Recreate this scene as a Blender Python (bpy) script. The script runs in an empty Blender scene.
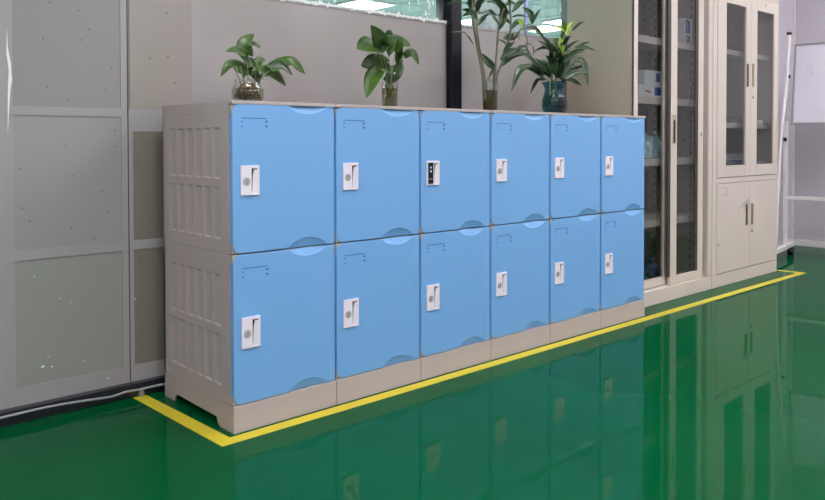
import bpy, bmesh, math, random
from mathutils import Vector, Matrix, noise
R = math.radians
scene = bpy.context.scene
C = scene.collection
random.seed(7)

# ------------------------------------------------------------------ camera
F, CY = 763.7, 157.0
YAW, PITCH, ROLL = .7367, -.02073, -.00166
CAM = Vector((-1.125, -2.0384, .8767))
fw = Vector((math.sin(YAW)*math.cos(PITCH), math.cos(YAW)*math.cos(PITCH), math.sin(PITCH)))
rt = Vector((math.cos(YAW), -math.sin(YAW), 0)); up = rt.cross(fw)
c_, s_ = math.cos(ROLL), math.sin(ROLL)
rt, up = c_*rt + s_*up, -s_*rt + c_*up
cam = bpy.data.objects.new('camera', bpy.data.cameras.new('camera')); C.objects.link(cam)
M = Matrix((rt, up, -fw)).transposed().to_4x4(); M.translation = CAM
cam.matrix_world = M
cam.data.sensor_width = 36; cam.data.lens = F*36/825
cam.data.shift_y = (CY-250)/825.0
cam.data.clip_start = .05
scene.camera = cam

def at(u, v, Y):                       # photo measurement -> point on the plane y = Y
    d = rt*((u-412.5)/F) + up*(-(v-CY)/F) + fw
    return CAM + d*((Y-CAM.y)/d.y)

# ------------------------------------------------------------------ materials
def lin(c):
    return tuple(((x/255)/12.92 if x/255 <= .04045 else ((x/255+.055)/1.055)**2.4) for x in c)
def mat(name, rgb, rough=.5, metal=0, coat=0, spec=.5, var=0, scale=8, bump=0, bscale=60, sss=0, detail=3):
    m = bpy.data.materials.new(name); m.use_nodes = True
    nt = m.node_tree; b = nt.nodes['Principled BSDF']
    col = (*lin(rgb), 1)
    b.inputs['Base Color'].default_value = col
    b.inputs['Roughness'].default_value = rough
    b.inputs['Metallic'].default_value = metal
    b.inputs['Specular IOR Level'].default_value = spec
    b.inputs['Coat Weight'].default_value = coat
    b.inputs['Coat Roughness'].default_value = .05
    tc = nt.nodes.new('ShaderNodeTexCoord')
    if var:
        n = nt.nodes.new('ShaderNodeTexNoise'); n.inputs['Scale'].default_value = scale; n.inputs['Detail'].default_value = detail
        nt.links.new(tc.outputs['Object'], n.inputs['Vector'])
        r = nt.nodes.new('ShaderNodeMapRange'); r.inputs[1].default_value = .3; r.inputs[2].default_value = .7
        r.inputs[3].default_value = 1-var; r.inputs[4].default_value = 1+var
        nt.links.new(n.outputs['Fac'], r.inputs[0])
        mx = nt.nodes.new('ShaderNodeVectorMath'); mx.operation = 'SCALE'; mx.inputs[0].default_value = col[:3]
        nt.links.new(r.outputs[0], mx.inputs['Scale']); nt.links.new(mx.outputs[0], b.inputs['Base Color'])
    if bump:
        n = nt.nodes.new('ShaderNodeTexNoise'); n.inputs['Scale'].default_value = bscale
        nt.links.new(tc.outputs['Object'], n.inputs['Vector'])
        bp = nt.nodes.new('ShaderNodeBump'); bp.inputs['Strength'].default_value = bump; bp.inputs['Distance'].default_value = .002
        nt.links.new(n.outputs['Fac'], bp.inputs['Height']); nt.links.new(bp.outputs[0], b.inputs['Normal'])
    return m
def speckled(name, rgb, rough, dot=(84, 82, 82), scale=9, size=.020, var=.03):
    m = mat(name, rgb, rough, var=var, scale=2.2, spec=.5)
    nt = m.node_tree; b = nt.nodes['Principled BSDF']
    src = b.inputs['Base Color'].links[0].from_socket
    tc = nt.nodes.new('ShaderNodeTexCoord')
    v = nt.nodes.new('ShaderNodeTexVoronoi'); v.inputs['Scale'].default_value = scale; v.voronoi_dimensions = '2D'
    sp = nt.nodes.new('ShaderNodeSeparateXYZ'); cb_ = nt.nodes.new('ShaderNodeCombineXYZ')
    nt.links.new(tc.outputs['Object'], sp.inputs[0]); nt.links.new(sp.outputs['X'], cb_.inputs['X']); nt.links.new(sp.outputs['Z'], cb_.inputs['Y'])
    nt.links.new(cb_.outputs[0], v.inputs['Vector'])
    l = nt.nodes.new('ShaderNodeMath'); l.operation = 'LESS_THAN'; l.inputs[1].default_value = size
    nt.links.new(v.outputs['Distance'], l.inputs[0])
    mx = nt.nodes.new('ShaderNodeMix'); mx.data_type = 'RGBA'
    nt.links.new(l.outputs[0], mx.inputs[0]); nt.links.new(src, mx.inputs[6]); mx.inputs[7].default_value = (*lin(dot), 1)
    nt.links.new(mx.outputs[2], b.inputs['Base Color'])
    return m
def glass(name, tint, refl=.5, rough=.0, frost=0, ior=1.45):
    m = bpy.data.materials.new(name); m.use_nodes = True; nt = m.node_tree; nt.nodes.clear()
    o = nt.nodes.new('ShaderNodeOutputMaterial'); t = nt.nodes.new('ShaderNodeBsdfTransparent'); g = nt.nodes.new('ShaderNodeBsdfGlossy')
    t.inputs[0].default_value = (*lin(tint), 1); g.inputs['Roughness'].default_value = rough
    f = nt.nodes.new('ShaderNodeFresnel'); f.inputs[0].default_value = ior
    k = nt.nodes.new('ShaderNodeMath'); k.operation = 'MULTIPLY'; k.inputs[1].default_value = refl
    mx = nt.nodes.new('ShaderNodeMixShader')
    ge = nt.nodes.new('ShaderNodeNewGeometry'); inv = nt.nodes.new('ShaderNodeMath'); inv.operation = 'SUBTRACT'; inv.inputs[0].default_value = 1
    k2 = nt.nodes.new('ShaderNodeMath'); k2.operation = 'MULTIPLY'
    nt.links.new(ge.outputs['Backfacing'], inv.inputs[1]); nt.links.new(inv.outputs[0], k2.inputs[0]); nt.links.new(k.outputs[0], k2.inputs[1])
    nt.links.new(f.outputs[0], k.inputs[0]); nt.links.new(k2.outputs[0], mx.inputs[0]); nt.links.new(t.outputs[0], mx.inputs[1]); nt.links.new(g.outputs[0], mx.inputs[2])
    last = mx
    if frost:
        d = nt.nodes.new('ShaderNodeBsdfDiffuse'); d.inputs[0].default_value = (.75, .78, .78, 1)
        n = nt.nodes.new('ShaderNodeTexNoise'); n.inputs['Scale'].default_value = 14; n.inputs['Detail'].default_value = 6
        tc = nt.nodes.new('ShaderNodeTexCoord'); mp = nt.nodes.new('ShaderNodeMapping'); mp.inputs['Scale'].default_value = (1, 1, .35)
        nt.links.new(tc.outputs['Object'], mp.inputs[0]); nt.links.new(mp.outputs[0], n.inputs['Vector'])
        r = nt.nodes.new('ShaderNodeMapRange'); r.inputs[1].default_value = .45; r.inputs[2].default_value = .75; r.inputs[3].default_value = .04; r.inputs[4].default_value = frost
        nt.links.new(n.outputs['Fac'], r.inputs[0])
        last = nt.nodes.new('ShaderNodeMixShader')
        nt.links.new(r.outputs[0], last.inputs[0]); nt.links.new(mx.outputs[0], last.inputs[1]); nt.links.new(d.outputs[0], last.inputs[2])
    nt.links.new(last.outputs[0], o.inputs[0])
    return m
def emit(name, rgb, s):
    m = bpy.data.materials.new(name); m.use_nodes = True; nt = m.node_tree; nt.nodes.clear()
    o = nt.nodes.new('ShaderNodeOutputMaterial'); e = nt.nodes.new('ShaderNodeEmission')
    e.inputs[0].default_value = (*lin(rgb), 1); e.inputs[1].default_value = s; nt.links.new(e.outputs[0], o.inputs[0])
    return m

MT = dict(
    blue=mat('locker_blue', (118, 168, 220), .36, spec=.45, bump=.03, bscale=300),
    grey=mat('locker_grey', (178, 165, 163), .5, spec=.35, bump=.06, bscale=400, var=.015),
    lock=mat('lock_white', (233, 222, 232), .35),
    steel=mat('steel', (166, 162, 164), .5, spec=.3),
    doorstrip=mat('strip_dark', (58, 50, 46), .6),
    dark=mat('dark_slot_and_shade', (40, 38, 38), .6),
    hole=mat('blue_recess', (34, 88, 150), .6),
    black=mat('black_plastic', (14, 14, 18), .25),
    led=mat('keypad_marks', (170, 175, 215), .4),
    tape=mat('yellow_tape', (206, 188, 44), .45, var=.05, scale=14),
    skirt=mat('skirting_black', (34, 35, 42), .3, spec=.5),
    cable=mat('cable_grey', (150, 150, 152), .5),
    cab=mat('cabinet_beige', (206, 192, 182), .38, var=.03, scale=3),
    cabsh=mat('cabinet_interior_dim', (150, 146, 142), .5),  # cabinet beige greyed down: dimness behind the glass put into the colour
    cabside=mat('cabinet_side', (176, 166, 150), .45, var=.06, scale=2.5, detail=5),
    brass=mat('handle_metal', (176, 160, 130), .35, metal=.6),
    pw=mat('panel_frame', (156, 152, 152), .22, var=.02, scale=2),
    p1=speckled('panel_lilac', (142, 138, 139), .16, scale=9),
    p2=speckled('panel_grey', (150, 146, 147), .14, scale=9),
    p3=speckled('panel_green_grey', (145, 144, 140), .2, scale=7, dot=(190, 190, 190), size=.02),
    p4=speckled('panel_warm', (152, 144, 138), .2, scale=7, size=.02),
    p5=speckled('panel_olive', (122, 118, 108), .2, scale=7, size=.02),
    p6=mat('panel_above_lockers', (158, 151, 149), .16, var=.07, scale=3.2, detail=5),
    seam=mat('seam', (50, 52, 50), .6),
    post=mat('post_navy', (14, 14, 22), .22, spec=.35),
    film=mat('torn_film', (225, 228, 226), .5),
    wall=mat('wall_paint', (200, 192, 200), .5, var=.02, scale=2),
    wallf=mat('far_wall_paint', (186, 206, 202), .6),
    ceil=mat('ceiling_paint', (220, 222, 220), .7),
    glassw=glass('window_glass', (222, 238, 234), .5, frost=.35),
    glassc=glass('cabinet_glass', (226, 228, 228), 1.0, ior=1.5),
    jar=glass('jar_glass', (246, 248, 247), 1.2, .02),
    vaseg=glass('vase_glass', (150, 210, 218), 1.3, .03),
    water=glass('water', (232, 236, 224), .3, .0, ior=1.33),
    murk=glass('murky_water', (200, 200, 168), .3, .0, ior=1.33),
    leaf=mat('leaf_green', (60, 88, 32), .36, var=.3, scale=22),
    leaf2=mat('leaf_dark', (40, 64, 32), .34, var=.3, scale=25),
    leafy=mat('leaf_yellow_green', (140, 170, 50), .4, var=.1),
    stem=mat('stem_green', (112, 122, 72), .5, var=.15, scale=30),
    stemb=mat('stem_bamboo', (92, 92, 70), .5, var=.3, scale=25),
    root=mat('root', (120, 92, 58), .7, var=.3, scale=40),
    pebble=mat('pebble', (62, 52, 46), .5, var=.4, scale=30),
    bw=mat('box_white', (222, 222, 226), .5), bb=mat('box_blue', (52, 92, 168), .5), br=mat('box_red', (190, 60, 80), .5),
    bag=mat('bag_clear', (170, 205, 212), .3, var=.25, scale=18, bump=.6, bscale=30),
    bagb=mat('bag_navy', (30, 42, 86), .3, var=.3, scale=18, bump=.5, bscale=30),
    paper=mat('paper', (205, 203, 212), .6), paperg=mat('folder_grey', (150, 150, 160), .6), paperb=mat('folder_bluegrey', (118, 124, 142), .6),
    tray=mat('tray_grey', (170, 172, 170), .4),
    board=mat('whiteboard', (214, 208, 222), .22), alu=mat('aluminium', (160, 158, 160), .35, metal=.5),
    white=mat('white_enamel', (224, 216, 218), .35),
    cream=mat('badge_cream', (226, 206, 150), .4), ink=mat('scribble', (140, 128, 122), .6),
    pink=mat('poster_pink', (238, 216, 220), .5), red=mat('poster_red', (200, 52, 84), .5),
    pillar=mat('pillar_grey', (176, 172, 172), .6), violet=mat('pillar_trim', (150, 142, 196), .5),
    lamp=emit('led_panel', (252, 250, 255), 17.0),
)
# floor: glossy green epoxy
def floor_mat():
    m = mat('green_epoxy', (6, 92, 48), .4, spec=.0, coat=.5)
    nt = m.node_tree; b = nt.nodes['Principled BSDF']
    b.inputs['Coat Roughness'].default_value = .035; b.inputs['Coat IOR'].default_value = 1.38
    tc = nt.nodes.new('ShaderNodeTexCoord')
    n = nt.nodes.new('ShaderNodeTexNoise'); n.inputs['Scale'].default_value = 1.3; n.inputs['Detail'].default_value = 4
    nt.links.new(tc.outputs['Object'], n.inputs['Vector'])
    cr = nt.nodes.new('ShaderNodeValToRGB')
    cr.color_ramp.elements[0].position = .3; cr.color_ramp.elements[0].color = (*lin((0, 72, 36)), 1)
    cr.color_ramp.elements[1].position = .7; cr.color_ramp.elements[1].color = (*lin((0, 81, 45)), 1)
    nt.links.new(n.outputs['Fac'], cr.inputs[0]); nt.links.new(cr.outputs[0], b.inputs['Base Color'])
    n2 = nt.nodes.new('ShaderNodeTexNoise'); n2.inputs['Scale'].default_value = 2.2; n2.inputs['Detail'].default_value = 2
    nt.links.new(tc.outputs['Object'], n2.inputs['Vector'])
    bp = nt.nodes.new('ShaderNodeBump'); bp.inputs['Strength'].default_value = .07; bp.inputs['Distance'].default_value = .01
    nt.links.new(n2.outputs['Fac'], bp.inputs['Height']); nt.links.new(bp.outputs[0], b.inputs['Coat Normal'])
    return m
MT['floor'] = floor_mat()

# ------------------------------------------------------------------ mesh helpers
def bx(bm, x0, x1, y0, y1, z0, z1, mi=0, bev=0):
    vs = [bm.verts.new(p) for p in ((x0,y0,z0),(x1,y0,z0),(x1,y1,z0),(x0,y1,z0),(x0,y0,z1),(x1,y0,z1),(x1,y1,z1),(x0,y1,z1))]
    fs = [bm.faces.new([vs[i] for i in f]) for f in ((0,3,2,1),(4,5,6,7),(0,1,5,4),(1,2,6,5),(2,3,7,6),(3,0,4,7))]
    for f in fs: f.material_index = mi
    if bev:
        es = list({e for f in fs for e in f.edges})
        bmesh.ops.bevel(bm, geom=es, offset=bev, segments=2, affect='EDGES', profile=.5)
    return vs
def prism(bm, pts, axis, a0, a1, mi=0):     # polygon pts in the two other axes, extruded along axis
    def P(p, a):
        l = list(p); l.insert(axis, a); return l
    A = [bm.verts.new(P(p, a0)) for p in pts]; B = [bm.verts.new(P(p, a1)) for p in pts]
    fs = [bm.faces.new(A[::-1]), bm.faces.new(B)]
    n = len(pts)
    for i in range(n): fs.append(bm.faces.new((A[i], A[(i+1)%n], B[(i+1)%n], B[i])))
    for f in fs: f.material_index = mi
    return A, B
def tube(bm, pts, r, seg=8, mi=0, r2=None):
    pts = [Vector(p) for p in pts]; rings = []; n = len(pts)
    for i, p in enumerate(pts):
        t = (pts[min(i+1, n-1)] - pts[max(i-1, 0)]).normalized()
        a = Vector((0, 0, 1)) if abs(t.z) < .9 else Vector((1, 0, 0))
        s = t.cross(a).normalized(); u = s.cross(t)
        rr = r if r2 is None else r + (r2-r)*i/(n-1)
        rings.append([bm.verts.new(p + (s*math.cos(k*2*math.pi/seg) + u*math.sin(k*2*math.pi/seg))*rr) for k in range(seg)])
    for a, b in zip(rings, rings[1:]):
        for k in range(seg):
            f = bm.faces.new((a[k], a[(k+1)%seg], b[(k+1)%seg], b[k])); f.smooth = True; f.material_index = mi
    for rg in (rings[0][::-1], rings[-1]):
        f = bm.faces.new(rg); f.material_index = mi
def lathe(bm, prof, c=(0, 0, 0), seg=32, mi=0, flute=0, smooth=True):
    rings = []
    for r, z in prof:
        rings.append([bm.verts.new((c[0]+r*(1+flute*(k % 2))*math.cos(2*math.pi*k/seg), c[1]+r*(1+flute*(k % 2))*math.sin(2*math.pi*k/seg), c[2]+z)) for k in range(seg)])
    for a, b in zip(rings, rings[1:]):
        for k in range(seg):
            f = bm.faces.new((a[k], a[(k+1)%seg], b[(k+1)%seg], b[k])); f.smooth = smooth; f.material_index = mi
    for rg in (rings[0][::-1], rings[-1]):
        bm.faces.new(rg).material_index = mi
def disc_y(bm, x, y0, y1, z, r, seg=20, mi=0):
    prism(bm, [(x+r*math.cos(2*math.pi*k/seg), z+r*math.sin(2*math.pi*k/seg)) for k in range(seg)], 1, y0, y1, mi)
def curve_pts(p, n=12):                     # smooth (Catmull-Rom) through points
    p = [Vector(q) for q in p]
    if len(p) == 2: return [p[0].lerp(p[1], i/n) for i in range(n+1)]
    q = [2*p[0]-p[1]] + p + [2*p[-1]-p[-2]]; out = []
    for i in range(1, len(q)-2):
        for k in range(n):
            t = k/n
            out.append(.5*((2*q[i]) + (q[i+1]-q[i-1])*t + (2*q[i-1]-5*q[i]+4*q[i+1]-q[i+2])*t*t + (3*q[i]-q[i-1]-3*q[i+1]+q[i+2])*t**3))
    out.append(p[-1]); return out

def obj(name, bm, mats, parent=None, bevel=0):
    if not isinstance(mats, (list, tuple)): mats = [mats]
    bmesh.ops.recalc_face_normals(bm, faces=bm.faces)
    me = bpy.data.meshes.new(name); bm.to_mesh(me); bm.free()
    for m in mats: me.materials.append(m)
    o = bpy.data.objects.new(name, me); C.objects.link(o)
    if parent: o.parent = parent
    if bevel:
        b = o.modifiers.new('bevel', 'BEVEL'); b.width = bevel; b.segments = 2; b.limit_method = 'ANGLE'; b.angle_limit = R(35)
    return o
def thing(name, label, cat, loc=(0, 0, 0), rz=0, group=None):
    o = bpy.data.objects.new(name, None); C.objects.link(o); o.location = loc; o.rotation_euler = (0, 0, rz)
    o.empty_display_size = .05
    o['label'] = label; o['category'] = cat
    if group: o['group'] = group
    return o
def tag(o, label, cat, group=None):
    o['label'] = label; o['category'] = cat
    if group: o['group'] = group
    return o
def struct(name, bm, m, bevel=0):
    o = obj(name, bm, m, None, bevel); o['kind'] = 'structure'; return o
def box_obj(name, m, *a, parent=None, bev=0, st=False):
    bm = bmesh.new(); bx(bm, *a)
    return struct(name, bm, m, bev) if st else obj(name, bm, m, parent, bev)

# ------------------------------------------------------------------ setting
H = 2.8; WB = .56; XR = 5.53; XL = -4.5; YF = -6.0; YB = 13.0; XF = 17.0
box_obj('floor', MT['floor'], XL-.1, XR+.1, YF-.1, WB+.07, -.1, 0, st=True)
box_obj('floor_hall', MT['wallf'], XL-.1, XF, WB+.07, YB, -.1, 0, st=True)
box_obj('ceiling', MT['ceil'], XL-.1, XF, YF-.1, YB, H, H+.1, st=True)
box_obj('wall_left', MT['wall'], XL-.1, XL, YF-.1, YB, 0, H, st=True)
box_obj('wall_front', MT['wall'], XL, XR, YF-.1, YF, 0, H, st=True)
box_obj('wall_right', MT['wall'], XR, XR+.1, YF-.1, WB, 0, H, st=True)
box_obj('wall_far', MT['wallf'], XL, XF, YB, YB+.1, 0, H, st=True)
box_obj('wall_far_right', MT['wallf'], XF, XF+.1, WB, YB, 0, H, st=True)
# back wall: low panelled part, header, solid stretch behind the cabinets
SZ = 1.444; WT = 2.45
bm = bmesh.new()
bx(bm, XL, 2.46, WB+.006, WB+.07, 0, SZ)
bx(bm, XL, 2.46, WB+.006, WB+.07, WT, H)
bx(bm, 2.46, XF, WB, WB+.07, 0, H, 1)
struct('wall_back', bm, [MT['p6'], MT['wall']])
# infill panels of the partition, left to right (each a shiny board behind the frame)
def panel(n, m, x0, x1, z0, z1): box_obj('trim_%d' % n, m, x0, x1, WB+.002, WB+.0075, z0, z1, st=True)
panel(1, MT['p1'], -.447, -.110, .989, SZ+.0)
panel(2, MT['p2'], -.447, -.110, .535, .961)
panel(3, MT['p3'], -.447, -.110, .103, .503)
panel(4, MT['p4'], -.078, .151, .989, SZ)
panel(5, MT['p5'], -.070, .151, .535, .912)
panel(6, MT['p5'], -.070, .151, .103, .503)
panel(7, MT['p1'], -.95, -.525, .989, SZ)
panel(8, MT['p2'], -.95, -.525, .103, .961)
bm = bmesh.new()                                          # frame of the partition: stiles and rails
y0, y1 = WB-.001, WB+.007
for a, b in ((-.525, -.447), (-.110, -.0885)): bx(bm, a, b, y0, y1, .04, SZ)
for a, b in ((-.447, -.110),):
    for c, d in ((.961, .989), (.503, .535), (.04, .103)): bx(bm, a, b, y0, y1, c, d)
bx(bm, -.0845, -.070, y0, y1, .04, .989)
for c, d in ((.04, .103), (.503, .535), (.912, .989)): bx(bm, -.070, .151, y0, y1, c, d)
struct('trim_9', bm, MT['pw'])
box_obj('trim_10', MT['seam'], -.0885, -.0845, WB-.0005, WB+.006, .04, SZ, st=True)
bm = bmesh.new(); bx(bm, .1505, .1525, WB+.0035, WB+.0065, 0, SZ)
struct('trim_11', bm, MT['pw'])
# dark post
bm = bmesh.new(); bx(bm, 1.456, 1.531, WB-.028, WB+.08, 0, H, bev=.006)
struct('trim_12', bm, MT['post'])
bm = bmesh.new(); bx(bm, XL, 2.46, WB+.002, WB+.07, SZ-.012, SZ); bx(bm, 2.44, 2.46, WB, WB+.07, SZ, WT); struct('trim_13', bm, MT['pw'])
box_obj('window_1', MT['glassw'], -1.0, 1.456, WB+.020, WB+.028, SZ, WT, st=True)
box_obj('window_2', MT['glassw'], 1.531, 2.44, WB+.020, WB+.028, SZ, WT, st=True)
box_obj('window_3', MT['glassw'], XL, -1.0, WB+.020, WB+.028, SZ, WT, st=True)
# ragged strip of torn white film along the sill
bm = bmesh.new()
for xa, xb, amp in ((.34, 1.455, 1.5), (1.532, 1.60, .6)):
    n = int((xb-xa)/.006); top = []; bot = []
    for i in range(n+1):
        x = xa+(xb-xa)*i/n
        e = noise.noise(Vector((x*30, 0, 0)))*.5 + noise.noise(Vector((x*90, 3, 0)))*.5
        e2 = noise.noise(Vector((x*25, 7, 0)))*.5 + noise.noise(Vector((x*80, 9, 0)))*.5
        top.append((x, SZ+.004+max(0, e)*.022*amp)); bot.append((x, SZ-.004-max(0, e2)*.018*amp))
    prism(bm, bot + top[::-1], 1, WB-.0005, WB+.0015)
rng = random.Random(4)
for i in range(26):                                        # loose flecks and runs
    x = rng.uniform(.55, 1.44); z = SZ + rng.uniform(.02, .09); h = rng.uniform(.006, .03); w = rng.uniform(.003, .008)
    prism(bm, [(x-w, z), (x, z-h*.4), (x+w, z), (x+w*.4, z+h), (x-w*.5, z+h*.8)], 1, WB+.0185, WB+.0195)
for x, z, w_, h_ in ((-.375, .155, .012, .006), (-.345, .150, .006, .004), (-.165, .075, .006, .004), (-.07, .33, .004, .004)):
    prism(bm, [(x, z), (x+w_*.6, z-h_*.4), (x+w_, z+h_*.5), (x+w_*.5, z+h_)], 1, WB-.002, WB+.0015)
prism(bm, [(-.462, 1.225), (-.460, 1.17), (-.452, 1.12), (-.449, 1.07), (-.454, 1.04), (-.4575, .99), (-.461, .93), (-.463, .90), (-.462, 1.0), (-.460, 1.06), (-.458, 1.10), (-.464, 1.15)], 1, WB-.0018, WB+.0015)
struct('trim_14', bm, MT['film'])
box_obj('trim_19', MT['seam'], -.522, -.519, WB-.002, WB+.001, .955, .992, st=True)
# skirting
box_obj('baseboard_back', MT['skirt'], XL, 2.34, .532, WB+.001, 0, .046, bev=.002, st=True)
box_obj('baseboard_right', MT['white'], XR-.012, XR, YF, WB, 0, .05, bev=.002, st=True)
box_obj('baseboard_corner', MT['white'], 4.13, XR, WB-.012, WB, 0, .05, bev=.002, st=True)
bm = bmesh.new(); bx(bm, XR-.014, XR, WB-.014, WB, .05, H); struct('trim_15', bm, MT['white'])
# column in the hall behind the glass
box_obj('trim_16', MT['pillar'], 3.46, 3.78, 2.0, 2.3, 0, H, st=True)
box_obj('trim_17', MT['violet'], 3.78, 3.82, 1.99, 2.3, 0, H, st=True)
bm = bmesh.new()                                           # ceiling grid of the hall
for i in range(22): bx(bm, XL, XF, 1.18+.6*i-.012, 1.18+.6*i+.012, H-.006, H)
for i in range(34): bx(bm, XL+.3+.6*i-.012, XL+.3+.6*i+.012, WB+.1, YB, H-.0065, H-.0005)
struct('trim_18', bm, MT['wallf'])

# ------------------------------------------------------------------ ceiling lights
def light(x, y, wx, wy, label, group):
    t = thing('ceiling_light', label, 'light', (x, y, H), 0, group)
    bm = bmesh.new()
    for a in ((-wx/2-.02, wx/2+.02, -wy/2-.02, -wy/2), (-wx/2-.02, wx/2+.02, wy/2, wy/2+.02), (-wx/2-.02, -wx/2, -wy/2, wy/2), (wx/2, wx/2+.02, -wy/2, wy/2)):
        bx(bm, *a, -.03, -.001)
    obj('frame', bm, MT['white'], t)
    bm = bmesh.new(); bx(bm, -wx/2, wx/2, -wy/2, wy/2, -.022, -.012); obj('diffuser', bm, MT['lamp'], t)
for x in (-3.0, -.4, 2.2, 4.6):
    for y in (-.95, -2.9, -4.8):
        light(x, y, 1.2, .3, 'long white ceiling light panel over the locker room', 'ceiling lights of the locker room')
light(5.58, 6.35, .6, .6, 'bright square ceiling panel seen through the glass left of the dark post', 'ceiling lights behind the glass')
light(7.85, 6.3, .6, .6, 'bright square ceiling panel seen through the glass just right of the dark post', 'ceiling lights behind the glass')
light(8.95, 5.35, .6, .6, 'nearer bright square ceiling panel seen above the blue vase plant', 'ceiling lights behind the glass')
light(9.25, 6.1, .6, .6, 'farther bright square ceiling panel seen above the blue vase plant', 'ceiling lights behind the glass')
for x, y in ((-2, 3), (1, 9), (5, 10), (12, 4), (13, 9), (9, 11), (2.0, 2.0), (-1, 1.6), (.8, 3.6), (4.2, 1.5), (6.5, 1.6), (9, 1.6), (12, 1.6), (4.0, 3.4), (15, 5), (7, 9), (11, 7), (3, 6.2)):  # extra panels added out of view to brighten the hall
    light(x, y, .6, .6, 'added unseen ceiling panel that brightens the hall behind the glass', 'added unseen lights of the hall')

# ------------------------------------------------------------------ lockers
W = .382; PH = .083; HL = .4552; HU = .4613; D = .477; DT = .019
def door_bm(w, h):
    """front outline with rounded hinge corners and a finger scoop in the top and bottom edge; origin lower left, front at y=0"""
    r = .026; pts = []
    sx0, sx1, sd = .196, .340, .028
    def arc(cx, cz, a0, a1, n=8): return [(cx+r*math.cos(R(a0+(a1-a0)*i/n)), cz+r*math.sin(R(a0+(a1-a0)*i/n))) for i in range(n+1)]
    N = 22
    def scoop(i): 
        x = sx0+(sx1-sx0)*i/N; s = (2*i/N-1); return x, sd*(1-s*s)**.8 if abs(s) < 1 else 0
    low = [scoop(i) for i in range(N+1)]
    pts += arc(r, r, 180, 270)
    pts += [(x, z) for x, z in low]
    q = .005
    pts += [(w-q, 0), (w-q*.3, q*.3), (w, q), (w, h-q), (w-q*.3, h-q*.3), (w-q, h)]
    pts += [(x, h-z*.86) for x, z in low[::-1]]
    pts += arc(r, h-r, 90, 180)
    bm = bmesh.new(); prism(bm, pts, 1, 0, DT)
    # scooped recess surfaces behind the cut edges
    for sgn, z0 in ((1, 0), (-1, h)):
        k = 1 if sgn == 1 else .86
        A = [bm.verts.new((x, .0018, z0+sgn*z*k)) for x, z in low]; B = [bm.verts.new((x, .0018+min(.007, z*.26), z0)) for x, z in low]
        for i in range(N):
            f = bm.faces.new((A[i], A[i+1], B[i+1], B[i])); f.smooth = True
    # soft fold along the free edge
    g = bm.verts[:] + bm.edges[:] + bm.faces[:]
    bmesh.ops.bisect_plane(bm, geom=g, plane_co=(w-.026, 0, 0), plane_no=(1, 0, 0))
    for v in bm.verts:
        if v.co.x > w-.01 and v.co.y < .001: v.co.y += .0045
    return bm
def door(parent, z0, h, digital=False):
    w = W-.005
    d = obj('door', door_bm(w-.0, h), MT['blue'], parent, bevel=.0014); d.location = (.0025, 0, z0)
    # name plate frame: top and bottom lines and four small slots
    x0, x1, za, zb = .031, .117, h-.078, h-.041
    bm = bmesh.new()
    bx(bm, x0, x1, -.0006, .001, zb-.0022, zb); bx(bm, x0, x1, -.0005, .001, za, za+.0008, 1)
    bx(bm, x1-.001, x1, -.0005, .001, za, zb, 1); bx(bm, x0, x0+.001, -.0005, .001, za, zb, 1)
    for zz in (za+.009, za+.024):
        bx(bm, x1-.004, x1+.003, -.0012, .001, zz, zz+.005); bx(bm, x0-.001, x0+.004, -.0009, .001, zz, zz+.003)
    o = obj('label_holder', bm, [MT['hole'], MT['bluel']], d)
    # lock plate: white bezel with a pull recess on the right
    lx0, lx1 = .0255, .0885; lz0, lz1 = LZ-.045-z0, LZ+.045-z0
    if z0 < .3: lz0, lz1 = LZ2-.047-z0, LZ2+.047-z0
    if digital: lx1 += .001
    rx0, rx1 = lx0+.036, lx1-.007
    bm = bmesh.new()
    for a in ((lx0, rx0, lz0, lz1), (rx1, lx1, lz0, lz1), (rx0, rx1, lz0, lz0+.006), (rx0, rx1, lz1-.009, lz1)):
        bx(bm, a[0], a[1], -.0048, .002, a[2], a[3])
    bx(bm, rx0, rx1, .0, .002, lz0+.006, lz1-.009)
    vs = [bm.verts.new(p) for p in ((rx0, -.0005, lz0+.006), (rx0, -.0005, lz1-.009), (rx1, -.0042, lz1-.009), (rx1, -.0042, lz0+.006))]
    bm.faces.new(vs)
    bmesh.ops.remove_doubles(bm, verts=bm.verts, dist=1e-6)
    obj('lock_plate', bm, MT['lock'], d, bevel=.0012)
    bm = bmesh.new(); bx(bm, rx0, rx1-.001, -.0044, -.0005, lz1-.0125, lz1-.009); prism(bm, [(rx0, lz1-.009), (rx0+.009, lz1-.009), (rx0+.0045, lz1-.030), (rx0+.0015, lz0+.008), (rx0, lz0+.008)], 1, -.0035, -.0005); obj('recess_shade', bm, MT['dark'], d)  # dark strip and wedge: shade inside the pull recess, put in as colour
    if digital:
        bm = bmesh.new(); bx(bm, lx0+.005, rx0-.005, -.0060, -.003, lz0+.006, lz1-.006, 0)
        for k, zz in enumerate((.066, .052, .038)): disc_y(bm, lx0+.0175, -.0066, -.0055, lz0+zz, .0045 if k < 2 else .003, 10, 1 if k < 2 else 0)
        bx(bm, lx0+.009, lx0+.026, -.0066, -.0055, lz0+.022, lz0+.0245, 1)
        k = obj('keypad', bm, [MT['black'], MT['led']], d); k['label'] = 'black electronic keypad'
    else:
        bm = bmesh.new(); disc_y(bm, lx0+.0185, -.0062, -.004, (lz0+lz1)/2-.003, .0120, 24); disc_y(bm, lx0+.0185, -.0070, -.006, (lz0+lz1)/2-.003, .0105, 24)
        bx(bm, lx0+.0177, lx0+.0193, -.0072, -.0065, (lz0+lz1)/2-.010, (lz0+lz1)/2+.004, 1)
        obj('lock_cylinder', bm, [MT['steel'], MT['dark']], d, bevel=.0005)
    return d
MT['bluel'] = mat('locker_blue_light', (120, 182, 232), .4)
MT['corner'] = mat('hinge_block', (168, 158, 150), .5)
LZ = .759; LZ2 = .2985
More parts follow.
